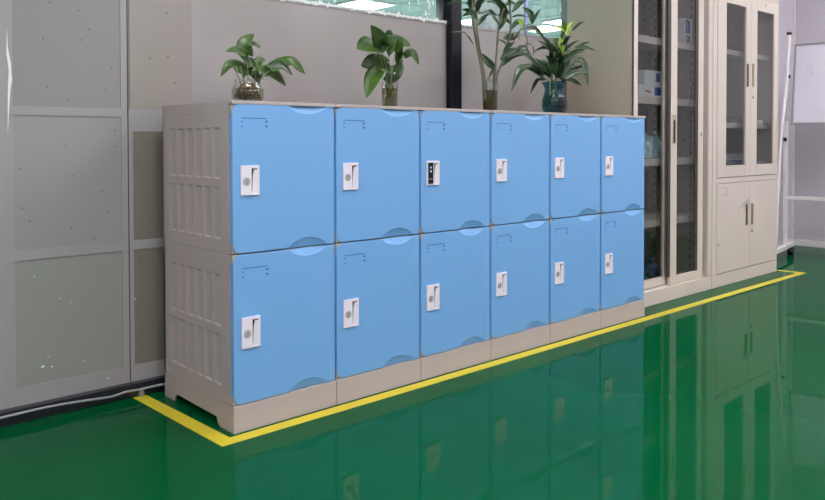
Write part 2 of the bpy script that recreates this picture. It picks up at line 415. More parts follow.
def side_sheet(bm, x, s, z0, z1, groups):
    """outer skin of a side wall with groups of sawtooth ribs; s=-1 faces left, +1 faces right"""
    ys = [(DT+.001, 0), (D, 0)]
    ya, yb = .068, .434
    zs = sorted({z0, z1, *[z for g in groups for z in g]})
    n = 6; prof = [(DT+.001, 0), (ya, 0)]
    step = (yb-ya)/n
    for i in range(n):
        a = ya+i*step
        prof += [(a+.004, .0), (a+.012, .0032), (a+step-.022, .0026), (a+step-.003, 0)]
    prof += [(yb, 0), (D, 0)]
    for za, zb in zip(zs, zs[1:]):
        ribbed = any(abs(za-g[0]) < 1e-6 for g in groups)
        if ribbed:
            lv = [(za, 0), (za+.006, 1), (zb-.006, 1), (zb, 0)]
            grid = [[bm.verts.new((x-s*d*k, y, z)) for y, d in prof] for z, k in lv]
            for r0, r1 in zip(grid, grid[1:]):
                for i in range(len(prof)-1): bm.faces.new((r0[i], r0[i+1], r1[i+1], r1[i]))
        else:
            A = [bm.verts.new((x, y, za)) for y, d in prof]; B = [bm.verts.new((x, y, zb)) for y, d in prof]
            for i in range(len(prof)-1): bm.faces.new((A[i], A[i+1], B[i+1], B[i]))
def carcass(parent, z0, z1, groups, seam):
    bm = bmesh.new()
    g = .0006; t = .010
    for s, x in ((-1, g), (1, W-g)):
        side_sheet(bm, x, s, z0, z1, groups)
        xi = x - s*t
        vs = [bm.verts.new(p) for p in ((xi, DT+.001, z0), (xi, D-.01, z0), (xi, D-.01, z1), (xi, DT+.001, z1))]; bm.faces.new(vs)
        vs = [bm.verts.new(p) for p in ((x, DT+.001, z0), (xi, DT+.001, z0), (xi, DT+.001, z1), (x, DT+.001, z1))]; bm.faces.new(vs)
    bx(bm, g, W-g, D-.01, D, z0, z1)
    bx(bm, g+.0008, W-g-.0008, DT+.001, D-.01, z0+.0005, z0+.012); bx(bm, g+.0008, W-g-.0008, DT+.001, D-.01, z1-.012, z1-.0005)
    bx(bm, g+.001, W-g-.001, DT+.0012, DT+.004, z0+.012, z1-.012)           # inner stop frame, seen round the door corners
    for zz in seam:
        bx(bm, .0003, W-.0003, DT+.004, D-.001, zz-.0012, zz+.0012)
    obj('carcass', bm, MT['grey'], parent)
    for zz in (z0, z1-.03):
        bm = bmesh.new(); bx(bm, .001, .030, .004, DT+.002, zz+.0015, zz+.0285)
        o = obj('hinge_block', bm, MT['corner'], parent, bevel=.001)
ORD = ['leftmost', 'second from the left', 'third from the left', 'third from the right', 'second from the right', 'rightmost']
TOPT = ['below the round glass jar', 'under the tall glass', 'with a black keypad lock', 'right of the black keypad locker', 'under the blue vase', 'next to the glass door cabinet']
def lower():
    t = thing('locker', '', 'locker')
    carcass(t, PH, PH+HL, ((.130, .288), (.311, .470)), (PH+HL-.018,))
    door(t, PH+.0015, HL-.004)
    bm = bmesh.new()
    bx(bm, .001, W-.001, 0, .012, 0, PH-.0008)
    bx(bm, .001, W-.001, D-.012, D, 0, PH-.0008)
    for xa in (.001, W-.009):
        prism(bm, [(.012, 0), (.085, 0), (.100, .008), (.108, .026), (.384, .026), (.400, .012), (.404, 0), (D-.012, 0), (D-.012, PH-.0008), (.012, PH-.0008)], 0, xa, xa+.008)
    obj('plinth', bm, MT['grey'], t, bevel=.0012)
    return t
def upper(digital):
    t = thing('locker', '', 'locker'); b = PH+HL+.0006
    carcass(t, b, PH+HL+HU-.012, ((.578, .738), (.762, .920)), ())
    door(t, b+.0015, HU-.0125, digital)
    bm = bmesh.new()
    z1 = PH+HL+HU
    bx(bm, .0006, W-.0006, -.001, D+.001, z1-.0105, z1)
    for xa in (.0002, W-.0032): bx(bm, xa, xa+.003, DT+.002, D+.001, z1-.036, z1)
    obj('top_cover', bm, MT['grey'], t, bevel=.001)
    return t
def copy_tree(o, parent=None):
    c = o.copy(); C.objects.link(c)
    if parent: c.parent = parent
    for ch in list(o.children):
        if ch.name in done: continue
        copy_tree(ch, c)
    return c
done = set()
protoL = lower(); protoU = upper(False); protoD = upper(True)
def kids(o): return list(o.children)
for i in range(6):
    lo = protoL if i == 0 else copy_tree(protoL); lo.location = (i*W, 0, 0)
    lo['label'] = '%s blue locker of the bottom row, standing on the floor' % ORD[i]
    lo['group'] = 'bottom row of blue lockers'
    hi = protoD if i == 2 else (protoU if i == 0 else copy_tree(protoU)); hi.location = (i*W, 0, 0)
    hi['label'] = '%s blue locker of the top row, %s' % (ORD[i], TOPT[i]); hi['group'] = 'top row of blue lockers'

# ------------------------------------------------------------------ floor tape, cable
bm = bmesh.new(); tw = .046
outer = [(-.045-tw, .527), (-.069, -.059), (4.195, -.059), (4.185, .118)]
inner = [(-.045, .527), (-.020, -.014), (4.140, -.014), (4.137, .118)]
for i in range(3):
    prism(bm, [outer[i], outer[i+1], inner[i+1], inner[i]], 2, .0001, .0011)
tag(obj('floor_tape', bm, MT['tape']), 'yellow marking tape on the green floor around lockers and cabinets', 'floor tape')
bm = bmesh.new()
cp = [(-1.3, .526, .036), (-.8, .524, .030), (-.50, .522, .034), (-.40, .520, .036), (-.327, .519, .035), (-.25, .518, .030), (-.168, .518, .024), (-.12, .520, .028), (-.065, .520, .026), (.018, .519, .026), (.12, .519, .014), (.5, .520, .006)]
tube(bm, curve_pts(cp, 8), .0042, 8)
tag(obj('cable', bm, MT['cable']), 'thin grey cable running along the black skirting left of the lockers', 'cable')
bm = bmesh.new(); bx(bm, -.072, -.056, .512, .531, .0012, .018, bev=.002); tube(bm, [(-.064, .518, .018), (-.064, .518, .024)], .004)
tag(obj('cable_clip', bm, MT['alu']), 'small metal cable clip at the end of the yellow tape', 'clip')

# ------------------------------------------------------------------ sliding door cabinet
CT = 1.86
def slot_column(bm, x, y, z0, z1, facing):
    z = z0
    while z < z1:
        if facing == 'y': bx(bm, x, x+.006, y-.0012, y, z, z+.022)
        else: bx(bm, x-.0012, x, y, y+.006, z, z+.022)
        z += .048
sc = thing('display_cabinet', 'tall beige cabinet with two sliding glass doors, right of the lockers', 'cabinet')
X0, X1, YA, YC = 2.352, 3.198, .105, .522
bm = bmesh.new()
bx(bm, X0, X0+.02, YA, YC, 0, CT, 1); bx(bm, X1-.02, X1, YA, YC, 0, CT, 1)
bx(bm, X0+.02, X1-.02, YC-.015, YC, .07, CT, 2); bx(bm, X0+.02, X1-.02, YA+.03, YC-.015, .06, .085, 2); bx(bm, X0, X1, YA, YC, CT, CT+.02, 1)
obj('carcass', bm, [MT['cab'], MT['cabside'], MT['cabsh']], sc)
bm = bmesh.new()
bx(bm, X0, X0+.038, YA-.001, YA+.012, .08, CT); bx(bm, X1-.045, X1, YA-.001, YA+.012, .08, CT)
bx(bm, X0+.020, X0+.038, YA+.012, YA+.05, .08, CT); bx(bm, X1-.040, X1-.02, YA+.012, YA+.05, .08, CT)
bx(bm, X0, X1, YA-.002, YA+.05, 0, .078); bx(bm, X0, X1, YA-.001, YA+.05, CT-.05, CT)
obj('face_frame', bm, MT['cab'], sc, bevel=.002)
for z in (.43, .766, 1.103, 1.43):
    bm = bmesh.new(); bx(bm, X0+.022, X1-.022, YA+.068, YC-.016, z-.012, z+.012); bx(bm, X0+.022, X1-.022, YA+.067, YA+.077, z-.026, z+.012)
    obj('shelf', bm, MT['cab'], sc, bevel=.001)
bm = bmesh.new()
for x in (X0+.30, X1-.09): slot_column(bm, x, YC-.0155, .12, 1.8, 'y')
for y in (YA+.12, YC-.06): slot_column(bm, X1-.0205, y, .12, 1.8, 'x')
obj('shelf_slots', bm, MT['dark'], sc)['kind'] = 'stuff'
def sliding(x0, x1, y, st0, st1, label=None):
    bm = bmesh.new(); z0, z1 = .080, CT-.05
    bx(bm, x0, x0+st0, y, y+.02, z0, z1); bx(bm, x1-st1, x1, y, y+.02, z0, z1)
    bx(bm, x0+st0, x1-st1, y, y+.02, z0, z0+.045); bx(bm, x0+st0, x1-st1, y, y+.02, z1-.05, z1)
    d = obj('sliding_door', bm, MT['cab'], sc, bevel=.0015)
    bm = bmesh.new(); bx(bm, x0+st0-.002, x1-st1+.002, y+.008, y+.012, z0+.043, z1-.048); obj('glass_pane', bm, MT['glassc'], d)
    return d
dl = sliding(X0+.036, 2.790, YA+.042, .012, .060)
dr = sliding(2.752, X1-.080, YA+.014, .066, .058)
for a, b in ((2.722, 2.7515), (3.028, 3.0595)):  # dark upright strips just left of the right door's two stiles
    bm = bmesh.new(); bx(bm, a, b, YA+.0165, YA+.0215, .126, CT-.102); o = obj('dark_strip', bm, MT['doorstrip'], dr); o['label'] = 'dark upright strip'
bm = bmesh.new()
for a in ((2.770, 2.775, .86, 1.02), (2.795, 2.800, .86, 1.02), (2.775, 2.795, .86, .865), (2.775, 2.795, 1.015, 1.02)): bx(bm, a[0], a[1], YA+.011, YA+.015, a[2], a[3])
bx(bm, 2.775, 2.795, YA+.0125, YA+.0145, .865, .99, 1)
obj('handle', bm, [MT['brass'], MT['dark']], dr)
bm = bmesh.new(); disc_y(bm, 3.088, YA+.010, YA+.015, .915, .009, 16); bx(bm, 3.086, 3.090, YA+.0095, YA+.011, .905, .925, 1); obj('lock', bm, [MT['steel'], MT['dark']], dr)

# contents
def carton(x0, x1, y0, y1, z, h, label, stripe):
    t = thing('carton', label, 'box', ((x0+x1)/2, (y0+y1)/2, z), 0, 'cartons in the sliding door cabinet')
    w, d = (x1-x0)/2, (y1-y0)/2
    bm = bmesh.new(); bx(bm, -w, w, -d, d, 0, h, 0, .002)
    obj('box_body', bm, MT['bw'], t)
    bm = bmesh.new()
    if stripe == 'a':
        bx(bm, w*.35, w*.85, -d-.0008, -d+.001, h*.25, h*.85); 
    elif stripe == 'b':
        bx(bm, w*.3, w*.85, -d-.0008, -d+.001, h*.2, h*.85); bx(bm, -w*.5, -w*.1, -d-.0008, -d+.001, h*.45, h*.58, 1)
        bx(bm, -w*.2, w*.0, -d-.0008, -d+.001, h*.38, h*.5, 1)
    else:
        bx(bm, -w*.5, w*.55, -d-.0008, -d+.001, h*.08, h*.92)
        bx(bm, -w*.3, -w*.2, -d-.0012, -d, h*.2, h*.8, 2)
    obj('printed_panel', bm, [MT['bb'], MT['br'], MT['bw']], t)
carton(2.58, 2.83, .215, .42, 1.1155, .070, 'flat white carton with a red mark, lower one of the stack on the cabinet shelf', 'b')
carton(2.65, 2.82, .22, .40, 1.186, .082, 'white carton with a blue square, upper one of the stack on the cabinet shelf', 'a')
carton(3.035, 3.135, .20, .32, 1.4425, .055, 'low blue and white carton under another on the high right shelf', 'c')
carton(3.035, 3.135, .20, .32, 1.498, .092, 'taller blue and white carton on top of another on the high right shelf', 'c')
def blob(name, c, s, m, label, cat, seed, group=None):
    bm = bmesh.new(); bmesh.ops.create_icosphere(bm, subdivisions=4, radius=1)
    for v in bm.verts:
        p = v.co.copy(); k = 1 + .28*noise.noise(p*2.1+Vector((seed, 0, 0))) + .16*noise.noise(p*5+Vector((0, seed, 0)))
        v.co = Vector((p.x*s[0]*k, p.y*s[1]*k, max(-.55, p.z)*s[2]*k))
    zmin = min(v.co.z for v in bm.verts)
    for v in bm.verts: v.co.z = max(v.co.z, zmin*.72)
    zmin *= .72
    # gathered neck
    for f in bm.faces: f.smooth = True
    tube(bm, [(s[0]*.3, 0, s[2]*.7), (s[0]*.4, 0, s[2]*1.15), (s[0]*.55, 0, s[2]*1.3)], s[2]*.16, 8, 0, s[2]*.3)
    for v in bm.verts: v.co += Vector((c[0], c[1], c[2]-zmin))
    return tag(obj(name, bm, m), label, cat, group)
blob('plastic_bag', (2.70, .27, .7785), (.065, .06, .075), MT['bag'], 'pale crumpled plastic bag on the middle shelf, left of a bluish one', 'bag', 1, 'bags in the cabinet')
blob('plastic_bag', (2.83, .27, .7785), (.055, .06, .080), MT['bag'], 'bluish crumpled plastic bag at the right on the middle shelf', 'bag', 5, 'bags in the cabinet')
blob('plastic_bag', (2.76, .27, .0855), (.10, .08, .065), MT['bagb'], 'navy blue bag on the cabinet bottom behind the left glass door', 'bag', 9, 'bags in the cabinet')

# ------------------------------------------------------------------ cupboard with glazed upper doors
cb = thing('storage_cupboard', 'beige metal cupboard, glazed doors above and solid doors below', 'cabinet')
X0, X1, YA, YC = 3.206, 4.118, .105, .522
bm = bmesh.new()
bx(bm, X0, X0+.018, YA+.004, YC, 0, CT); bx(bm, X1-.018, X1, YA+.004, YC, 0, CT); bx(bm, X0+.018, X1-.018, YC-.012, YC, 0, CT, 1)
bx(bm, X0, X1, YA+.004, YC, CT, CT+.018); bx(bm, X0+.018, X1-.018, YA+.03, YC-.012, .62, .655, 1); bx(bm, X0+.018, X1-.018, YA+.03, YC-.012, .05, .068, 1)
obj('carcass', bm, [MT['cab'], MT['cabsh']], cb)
bm = bmesh.new()
bx(bm, X0, X0+.048, YA, YA+.03, 0, CT); bx(bm, X1-.014, X1, YA, YA+.03, 0, CT)
for a, b in ((0, .078), (.620, .652), (1.788, CT)): bx(bm, X0+.048, X1-.014, YA, YA+.03, a, b)
obj('face_frame', bm, MT['cab'], cb, bevel=.0015)
for z in (.975, 1.43):
    bm = bmesh.new(); bx(bm, X0+.02, X1-.02, YA+.045, YC-.013, z-.010, z+.010); bx(bm, X0+.02, X1-.02, YA+.044, YA+.054, z-.02, z+.01); obj('shelf', bm, MT['cab'], cb)
bm = bmesh.new()
slot_column(bm, X0+.25, YC-.0125, .72, 1.75, 'y'); slot_column(bm, X0+.62, YC-.0125, .72, 1.75, 'y'); obj('shelf_slots', bm, MT['dark'], cb)['kind'] = 'stuff'
XM = 3.695; xa, xb = X0+.050, X1-.016
def gdoor(x0, x1, s0, s1):
    bm = bmesh.new(); z0, z1 = .655, 1.785; y0, y1 = YA-.004, YA+.016
    bx(bm, x0, x0+s0, y0, y1, z0, z1); bx(bm, x1-s1, x1, y0, y1, z0, z1); bx(bm, x0+s0, x1-s1, y0, y1, z0, z0+.070); bx(bm, x0+s0, x1-s1, y0, y1, z1-.078, z1)
    d = obj('glazed_door', bm, MT['cab'], cb, bevel=.002)
    bm = bmesh.new(); bx(bm, x0+s0-.002, x1-s1+.002, y0+.008, y0+.012, z0+.068, z1-.076); obj('glass_pane', bm, MT['glassc'], d)
    return d
def sdoor(x0, x1):
    bm = bmesh.new(); bx(bm, x0, x1, YA-.004, YA+.016, .081, .617); return obj('solid_door', bm, MT['cab'], cb, bevel=.003)
g1 = gdoor(xa, XM-.0015, .112, .062); g2 = gdoor(XM+.0015, xb, .092, .062)
s1 = sdoor(xa, XM-.0015); s2 = sdoor(XM+.0015, xb)
def recess_handle(d, x, z, h, dark):
    bm = bmesh.new(); y = YA-.004; w = .011
    for a in ((x-w-.003, x-w, z-h, z+h), (x+w, x+w+.003, z-h, z+h), (x-w, x+w, z-h-.003, z-h), (x-w, x+w, z+h, z+h+.003)): bx(bm, a[0], a[1], y-.003, y+.001, a[2], a[3])
    bx(bm, x-w, x+w, y-.001, y, z-h, z+h, 1)
    if not dark: bx(bm, x-w*.3, x+w, y-.002, y, z-h, z+h, 0)
    obj('handle', bm, [MT['brass'], MT['dark']], d)
recess_handle(g1, 3.650, 1.285, .070, True); recess_handle(g2, 3.728, 1.290, .070, False)
recess_handle(s1, 3.650, .412, .064, True); recess_handle(s2, 3.728, .412, .064, False)
for d, z in ((g2, 1.15), (s2, .305)):
    bm = bmesh.new(); disc_y(bm, 3.728, YA-.008, YA-.003, z, .010, 16); bx(bm, 3.726, 3.730, YA-.009, YA-.0075, z-.006, z+.006, 1); obj('lock', bm, [MT['steel'], MT['dark']], d)
bm = bmesh.new(); disc_y(bm, 3.91, YA-.0052, YA-.003, 1.752, .014, 18); disc_y(bm, 3.91, YA-.0058, YA-.0045, 1.752, .008, 6, 1); obj('badge', bm, [MT['cream'], MT['brass']], g2)
bm = bmesh.new()
x, z = 3.33, .545
for a in ((x, x+.055, z, z+.002), (x, x+.055, z+.048, z+.05), (x+.053, x+.055, z, z+.05), (x, x+.002, z, z+.02)): bx(bm, a[0], a[1], YA-.0046, YA-.0038, a[2], a[3])
obj('sticker_outline', bm, MT['ink'], s1)
bm = bmesh.new()
for P in ([(3.54, .455), (3.59, .475), (3.62, .49), (3.60, .455)], [(3.61, .43), (3.64, .50), (3.66, .455)], [(3.645, .47), (3.675, .51), (3.69, .47)]):
    tube(bm, curve_pts([(a, YA-.0045, b) for a, b in P], 5), .0011, 4)
obj('scribble', bm, MT['ink'], s1)
bm = bmesh.new(); disc_y(bm, 3.262+.01, YA-.006, YA-.003, .255, .006, 10); obj('screw', bm, MT['dark'], s1)
# contents of the cupboard
def stack(x0, x1, y0, y1, z, h, m, n, label, name='paper_stack', cat='papers'):
    bm = bmesh.new(); r = random.Random(int(x0*100))
    for i in range(n):
        j = r.uniform(-.006, .006); bx(bm, x0+j, x1+j, y0+j, y1+j, z+h*i/n+.0003, z+h*(i+1)/n, 0)
    return tag(obj(name, bm, m), label, cat)
stack(3.46, 3.86, .18, .42, .656, .095, MT['paperb'], 5, 'bluish grey stack of folders at the bottom behind the left glazed door')
stack(3.50, 3.80, .20, .40, .7515, .04, MT['paper'], 3, 'pale loose papers lying on the folders behind the left glazed door')
stack(3.90, 4.07, .17, .40, .656, .085, MT['paper'], 6, 'white paper stack at the bottom behind the right glazed door')
stack(3.67, 3.76, .18, .38, .986, .050, MT['paperg'], 2, 'small grey box file on the lower shelf behind the left glazed door', 'box_file', 'box')
stack(3.86, 4.04, .17, .38, .986, .028, MT['bw'], 2, 'thin white papers on the lower shelf behind the right glazed door')

# ------------------------------------------------------------------ whiteboard on a wheeled easel
rz = R(9.5)
wb = thing('whiteboard', 'white marker board with grey frame, hung on the wheeled stand', 'whiteboard', (4.79, .285, 0), rz)
# local: x across the stand, -y along the board
def tilt(z): return .005 + (z-1.0)*.17
bm = bmesh.new(); zt, zb = 1.605, .995
def sl(bm, ya, yb, z0, z1, d0, d1, mi=0):
    vs = []
    for z in (z0, z1):
        x = tilt(z)
        vs += [bm.verts.new(p) for p in ((x+d0, ya, z), (x+d1, ya, z), (x+d1, yb, z), (x+d0, yb, z))]
    for f in ((0,3,2,1),(4,5,6,7),(0,1,5,4),(1,2,6,5),(2,3,7,6),(3,0,4,7)): bm.faces.new([vs[i] for i in f]).material_index = mi
sl(bm, -.014, -1.186, zb+.014, zt-.014, -.006, .006); obj('writing_surface', bm, MT['board'], wb)
bm = bmesh.new()
sl(bm, 0, -1.2, zb, zb+.016, -.011, .011); sl(bm, 0, -1.2, zt-.016, zt, -.011, .011); sl(bm, 0, -.016, zb+.016, zt-.016, -.011, .011); sl(bm, -1.184, -1.2, zb+.016, zt-.016, -.011, .011)
obj('frame', bm, MT['alu'], wb, bevel=.003)
bm = bmesh.new()
tube(bm, curve_pts([(tilt(z)-.0075, y, z) for y, z in ((-.13, 1.42), (-.10, 1.44), (-.09, 1.42), (-.13, 1.39), (-.12, 1.36), (-.09, 1.37))], 5), .0012, 4)
obj('marker_scribble', bm, MT['alu'], wb)
es = thing('whiteboard_stand', 'white tubular easel stand on black casters beside the cupboard', 'stand', (4.79, .285, 0), rz)
for yy in (.03, -1.23):
    bm = bmesh.new(); bx(bm, -.033, -.003, yy-.014, yy+.014, .09, 1.02); obj('upright', bm, MT['white'], es, bevel=.003)
    bm = bmesh.new(); tube(bm, curve_pts([(.065, yy, 1.68), (.020, yy, 1.45), (-.055, yy, 1.2), (-.165, yy, .92), (-.25, yy, .5), (-.30, yy, .10)], 6), .011, 10); obj('leg', bm, MT['white'], es)
    bm = bmesh.new(); bx(bm, -.40, .21, yy-.018, yy+.018, .065, .095); obj('foot_bar', bm, MT['white'], es, bevel=.003)
    bm = bmesh.new(); bx(bm, .045, .085, yy-.016, yy+.016, 1.672, 1.690, 0, .003); obj('clamp', bm, MT['black'], es)
    bm = bmesh.new(); tube(bm, [(.060, yy, 1.675), (.030, yy, 1.34), (-.015, yy, 1.02)], .006, 8); obj('tilt_rod', bm, MT['white'], es)
    for z, xx in ((1.355, .012), (.885, -.085)):
        bm = bmesh.new(); tube(bm, [(xx, yy-.02, z), (xx, yy+.0, z)], .014, 12); obj('knob', bm, MT['black'], es)
    for xx in (-.37, .17):
        bm = bmesh.new(); tube(bm, [(xx, yy-.02, .030), (xx, yy+.02, .030)], .030, 18); bx(bm, xx-.012, xx+.012, yy-.018, yy+.018, .040, .066, 0, .002); obj('caster', bm, MT['black'], es)
bm = bmesh.new(); bx(bm, -.030, -.006, -1.216, .016, .438, .463); obj('crossbar', bm, MT['white'], es, bevel=.003)

# ------------------------------------------------------------------ poster in the hall
pc = at(485, 18, 1.4)
p = thing('poster', 'pink and white poster with red marks seen behind the bamboo leaves', 'poster', (pc.x, 1.4, 0))
bm = bmesh.new(); bx(bm, -.075, .075, 0, .004, 1.36, 1.66); obj('sheet', bm, MT['pink'], p)
bm = bmesh.new(); r = random.Random(3)
for i in range(16):
    x, z = r.uniform(-.06, .05), r.uniform(1.38, 1.63); w, h = r.uniform(.006, .028), r.uniform(.004, .014)
    prism(bm, [(x, z), (x+w, z+h*.3), (x+w*.8, z+h), (x+w*.2, z+h*.8)], 1, -.0012, .001)
obj('red_print', bm, MT['red'], p)
bm = bmesh.new(); bx(bm, -.09, .09, 0, .02, 0, 1.38); bx(bm, -.2, .2, -.15, .17, 0, .03); obj('stand_panel', bm, MT['pillar'], p)

# ------------------------------------------------------------------ plants
TOP = PH+HL+HU
CAMD = Vector((-.62, -.76, .12))
def leaf(bm, b, t, w, kind, m=None, seed=0, mi=0, fold=.25, cup=0):
    pts = curve_pts([b] + ([m] if m is not None else [(b+t)/2 + Vector((0, 0, (t-b).length*.08))]) + [t], 7)
    r = random.Random(seed)
    j = .45 if kind == 'heart' else 1
    nrm = (CAMD + Vector((r.uniform(-.45, .45)*j, r.uniform(-.35, .35)*j, r.uniform(-.1, .7)*j))).normalized()
    n = len(pts)-1; rows = []
    for i, p in enumerate(pts):
        s = i/n
        tg = (pts[min(i+1, n)] - pts[max(i-1, 0)]).normalized()
        side = tg.cross(nrm)
        if side.length < .2: side = tg.cross(Vector((0, 0, 1)))
        side.normalize(); nn = side.cross(tg).normalized()
        if nn.dot(nrm) < 0: nn = -nn
        if kind == 'heart': k = (math.sin(math.pi*min(1, (s+.14)/1.14)**.72))**.75 if s < 1 else 0
        else: k = (math.sin(math.pi*min(1, s*.97+.03)**.85))**.9 if s < 1 else 0
        k = max(k, .03)
        hw = w*(.54 if kind == 'heart' else .40)*k; row = []
        for j in range(-3, 4):
            q = j/3
            back = Vector((0, 0, 0))
            if kind == 'heart' and s < .25: back = -tg*abs(q)*w*.22*(1-s/.25)
            row.append(bm.verts.new(p + side*q*hw + nn*(abs(q)*hw*fold - cup*q*q*hw) + back + nn*math.sin(s*9+seed)*hw*.08*abs(q)))
        rows.append(row)
    for a, c in zip(rows, rows[1:]):
        for j in range(6):
            f = bm.faces.new((a[j], a[j+1], c[j+1], c[j])); f.smooth = True; f.material_index = mi
def build_plant(root, Y, leaves, stems, kind, mats, K, sd, dep=.05, stemr=.0022, stem_mat='stem', extra=None):
    """leaves: (base, tip, width, mid or None, material index) measured in the photo, then spread in depth around Y"""
    bm = bmesh.new(); r = random.Random(sd)
    for i, L in enumerate(leaves):
        (b, t, w), mid, mi = L[:3], (L[3] if len(L) > 3 else None), (L[4] if len(L) > 4 else 0)
        yb = Y + r.uniform(-.25, .25)*dep; yt = yb + r.uniform(-1, 1)*dep
        B, T = at(*b, yb), at(*t, yt)
        Mi = at(*mid, (yb+yt)/2 + r.uniform(-.3, .3)*dep) if mid else None
        leaf(bm, B, T, w*K, kind, Mi, sd*50+i, mi, fold=.22 if kind == 'heart' else .3)
    if extra: extra(bm, r)
    fo = obj('foliage', bm, [MT[m] for m in mats], root)
    so = fo.modifiers.new('thickness', 'SOLIDIFY'); so.thickness = .0005
    bm = bmesh.new()
    for S in stems:
        pts = [at(u, v, Y + r.uniform(-.3, .3)*dep*(0 if i == 0 else 1)) for i, (u, v) in enumerate(S[0])]
        tube(bm, curve_pts(pts, 6), S[1] if len(S) > 1 else stemr, 7, 0, (S[1] if len(S) > 1 else stemr)*.8)
    obj('stems', bm, MT[stem_mat], root)
Y = .22
def vessel(name, label, cx, prof, m, wprof, wm, seg=36, flute=0):
    t = thing(name, label, 'vase', (cx, Y, TOP+.0005))
    obj('glass_body', _lathe(prof, seg, flute), m, t)
    w = obj('water', _lathe(wprof, seg, 0), wm, t)
    return t
def _lathe(prof, seg, flute):
    bm = bmesh.new(); lathe(bm, prof, (0, 0, 0), seg, 0, flute); return bm
def shell(outer, th):       # closed profile up the outside, down the inside
    return outer + [(r-th, z) for r, z in outer[::-1] if z > th*2] + [(outer[0][0]-th, th*2)]
# --- 1 faceted jar
cx = at(248, 95, Y).x
vessel('glass_jar', 'low faceted clear glass jar at the left end of the lockers', cx,
       shell([(.044, 0), (.052, .005), (.0535, .020), (.0535, .046), (.049, .060), (.0435, .068), (.0435, .082)], .003), MT['jar'],
       [(.040, .008), (.0485, .012), (.0500, .048), (.046, .052)], MT['water'], 20, .035)
J = thing('pothos_plant', 'small heart-leaved green plant rooted in the low glass jar', 'plant', (cx, Y, TOP+.012))
def reroot(root):
    bpy.context.view_layer.update()
    for o in root.children:
        if not o.get('_r'):
            o.data.transform(Matrix.Translation(-Vector(root.location))); o['_r'] = 1
    for o in root.children:
        if '_r' in o: del o['_r']
K1 = 1/300
build_plant(J, Y, [
    ((246.8, 54.7), (254, 34), 14, (244.5, 43), 0), ((251, 44), (261, 47.8), 7, None, 0), ((246, 54.5), (225.5, 51.5), 8, (236, 50), 0),
    ((245.5, 55), (246, 66), 6, None, 1), ((248, 71), (220.7, 76.5), 11, (231, 65), 0), ((255, 74), (250, 57), 10, None, 0),
    ((255.5, 71), (265.5, 60), 10, (259, 61), 0), ((261, 71.5), (286, 85.8), 12, (273, 72.5), 0), ((271, 69), (305.3, 74), 14, (290, 61.5), 0),
    ((270.5, 70), (292.5, 75.5), 9, (281, 64), 1), ((249, 68), (254.5, 79), 7, None, 1), ((260, 80), (251, 72), 8, None, 0), ((247, 70), (243, 79), 5, None, 0)],
    [([(249, 95), (248, 76), (246.5, 55)],), ([(247, 95), (243, 78), (240, 66)],), ([(252, 95), (255, 80), (255, 72)],), ([(254, 95), (262, 78), (271, 69.5)],), ([(245, 95), (238, 76), (236, 66)],), ([(251, 92), (249, 82), (247, 71)],)],
    'heart', ['leaf', 'leaf2'], K1, 3, .05)
bm = bmesh.new(); r = random.Random(5)
for i in range(34):
    a = r.uniform(0, 6.28); rr = r.uniform(.01, .044); x, y = cx+rr*math.cos(a), Y+rr*math.sin(a)
    a2 = a+r.uniform(-1, 1); tube(bm, curve_pts([(x*.4+cx*.6, y*.4+Y*.6, TOP+.072), (x, y, TOP+.046), (cx+.040*math.cos(a2), Y+.040*math.sin(a2), TOP+.014+r.uniform(0, .022))], 4), .0018, 5)
obj('roots', bm, MT['root'], J)
reroot(J)
bm = bmesh.new()
for i in range(46):
    a = r.uniform(0, 6.28); rr = .038*math.sqrt(r.random()); q = r.uniform(.006, .010)
    res = bmesh.ops.create_icosphere(bm, subdivisions=1, radius=q, matrix=Matrix.Translation((cx+rr*math.cos(a), Y+rr*math.sin(a), TOP+.014+q*.7+r.random()*.014)) @ Matrix.Diagonal((1, 1.2, .7, 1)))
o = tag(obj('pebbles', bm, MT['pebble']), 'dark pebbles heaped in the low glass jar', 'pebbles'); o['kind'] = 'stuff'
# --- 2 tall tumbler
cx = at(389.7, 90, Y).x
vessel('glass_tumbler', 'tall clear straight glass holding the trailing heart-leaved plant', cx,
       shell([(.0285, 0), (.030, .004), (.034, .13), (.0345, .142)], .002), MT['jar'], [(.026, .007), (.0275, .010), (.0303, .080), (.029, .081)], MT['murk'])
J = thing('pothos_plant', 'bushy heart-leaved plant with leaves hanging over the tall glass', 'plant', (cx, Y, TOP+.012))
build_plant(J, Y, [
    ((375.5, 47), (357, 49), 22, (366.5, 47), 0), ((382.5, 46), (370.7, 24.8), 15, (378, 36), 0), ((388.5, 39), (390, 29.5), 7, None, 1),
    ((386, 50.5), (396, 36), 16, None, 0), ((392, 47), (404, 38), 12, None, 1), ((395, 50), (410.5, 46), 10, (403, 43), 0), ((403, 53), (397, 67), 11, (400, 58), 0),
    ((405, 55.5), (419, 65), 8.5, (413, 53), 0), ((383, 67), (361, 66), 21, (372, 64), 0), ((379.5, 69), (366.5, 97.5), 17, (372, 80), 0),
    ((392, 66), (389.8, 84.5), 24, (391, 74), 1), ((387, 44), (383, 52.5), 9, None, 1), ((391, 38), (407, 42), 8, (399, 38), 0), ((396, 45), (401, 58), 10, None, 1), ((384, 66), (379, 72), 7, None, 1), ((389, 85), (391, 93), 8, None, 0)],
    [([(388, 100), (386, 80), (381, 60), (375.5, 47.5)],), ([(389, 98), (388, 75), (384, 60), (382, 47)],), ([(390, 98), (391, 75), (388, 52)],), ([(389, 98), (392, 70), (396, 52)],), ([(385, 100), (392, 85), (391, 68)],), ([(388, 98), (386, 75), (380, 68)],), ([(391, 98), (394, 75), (403, 55)],)],
    'heart', ['leaf', 'leaf2'], 1/262, 4, .06, .0024)
reroot(J)
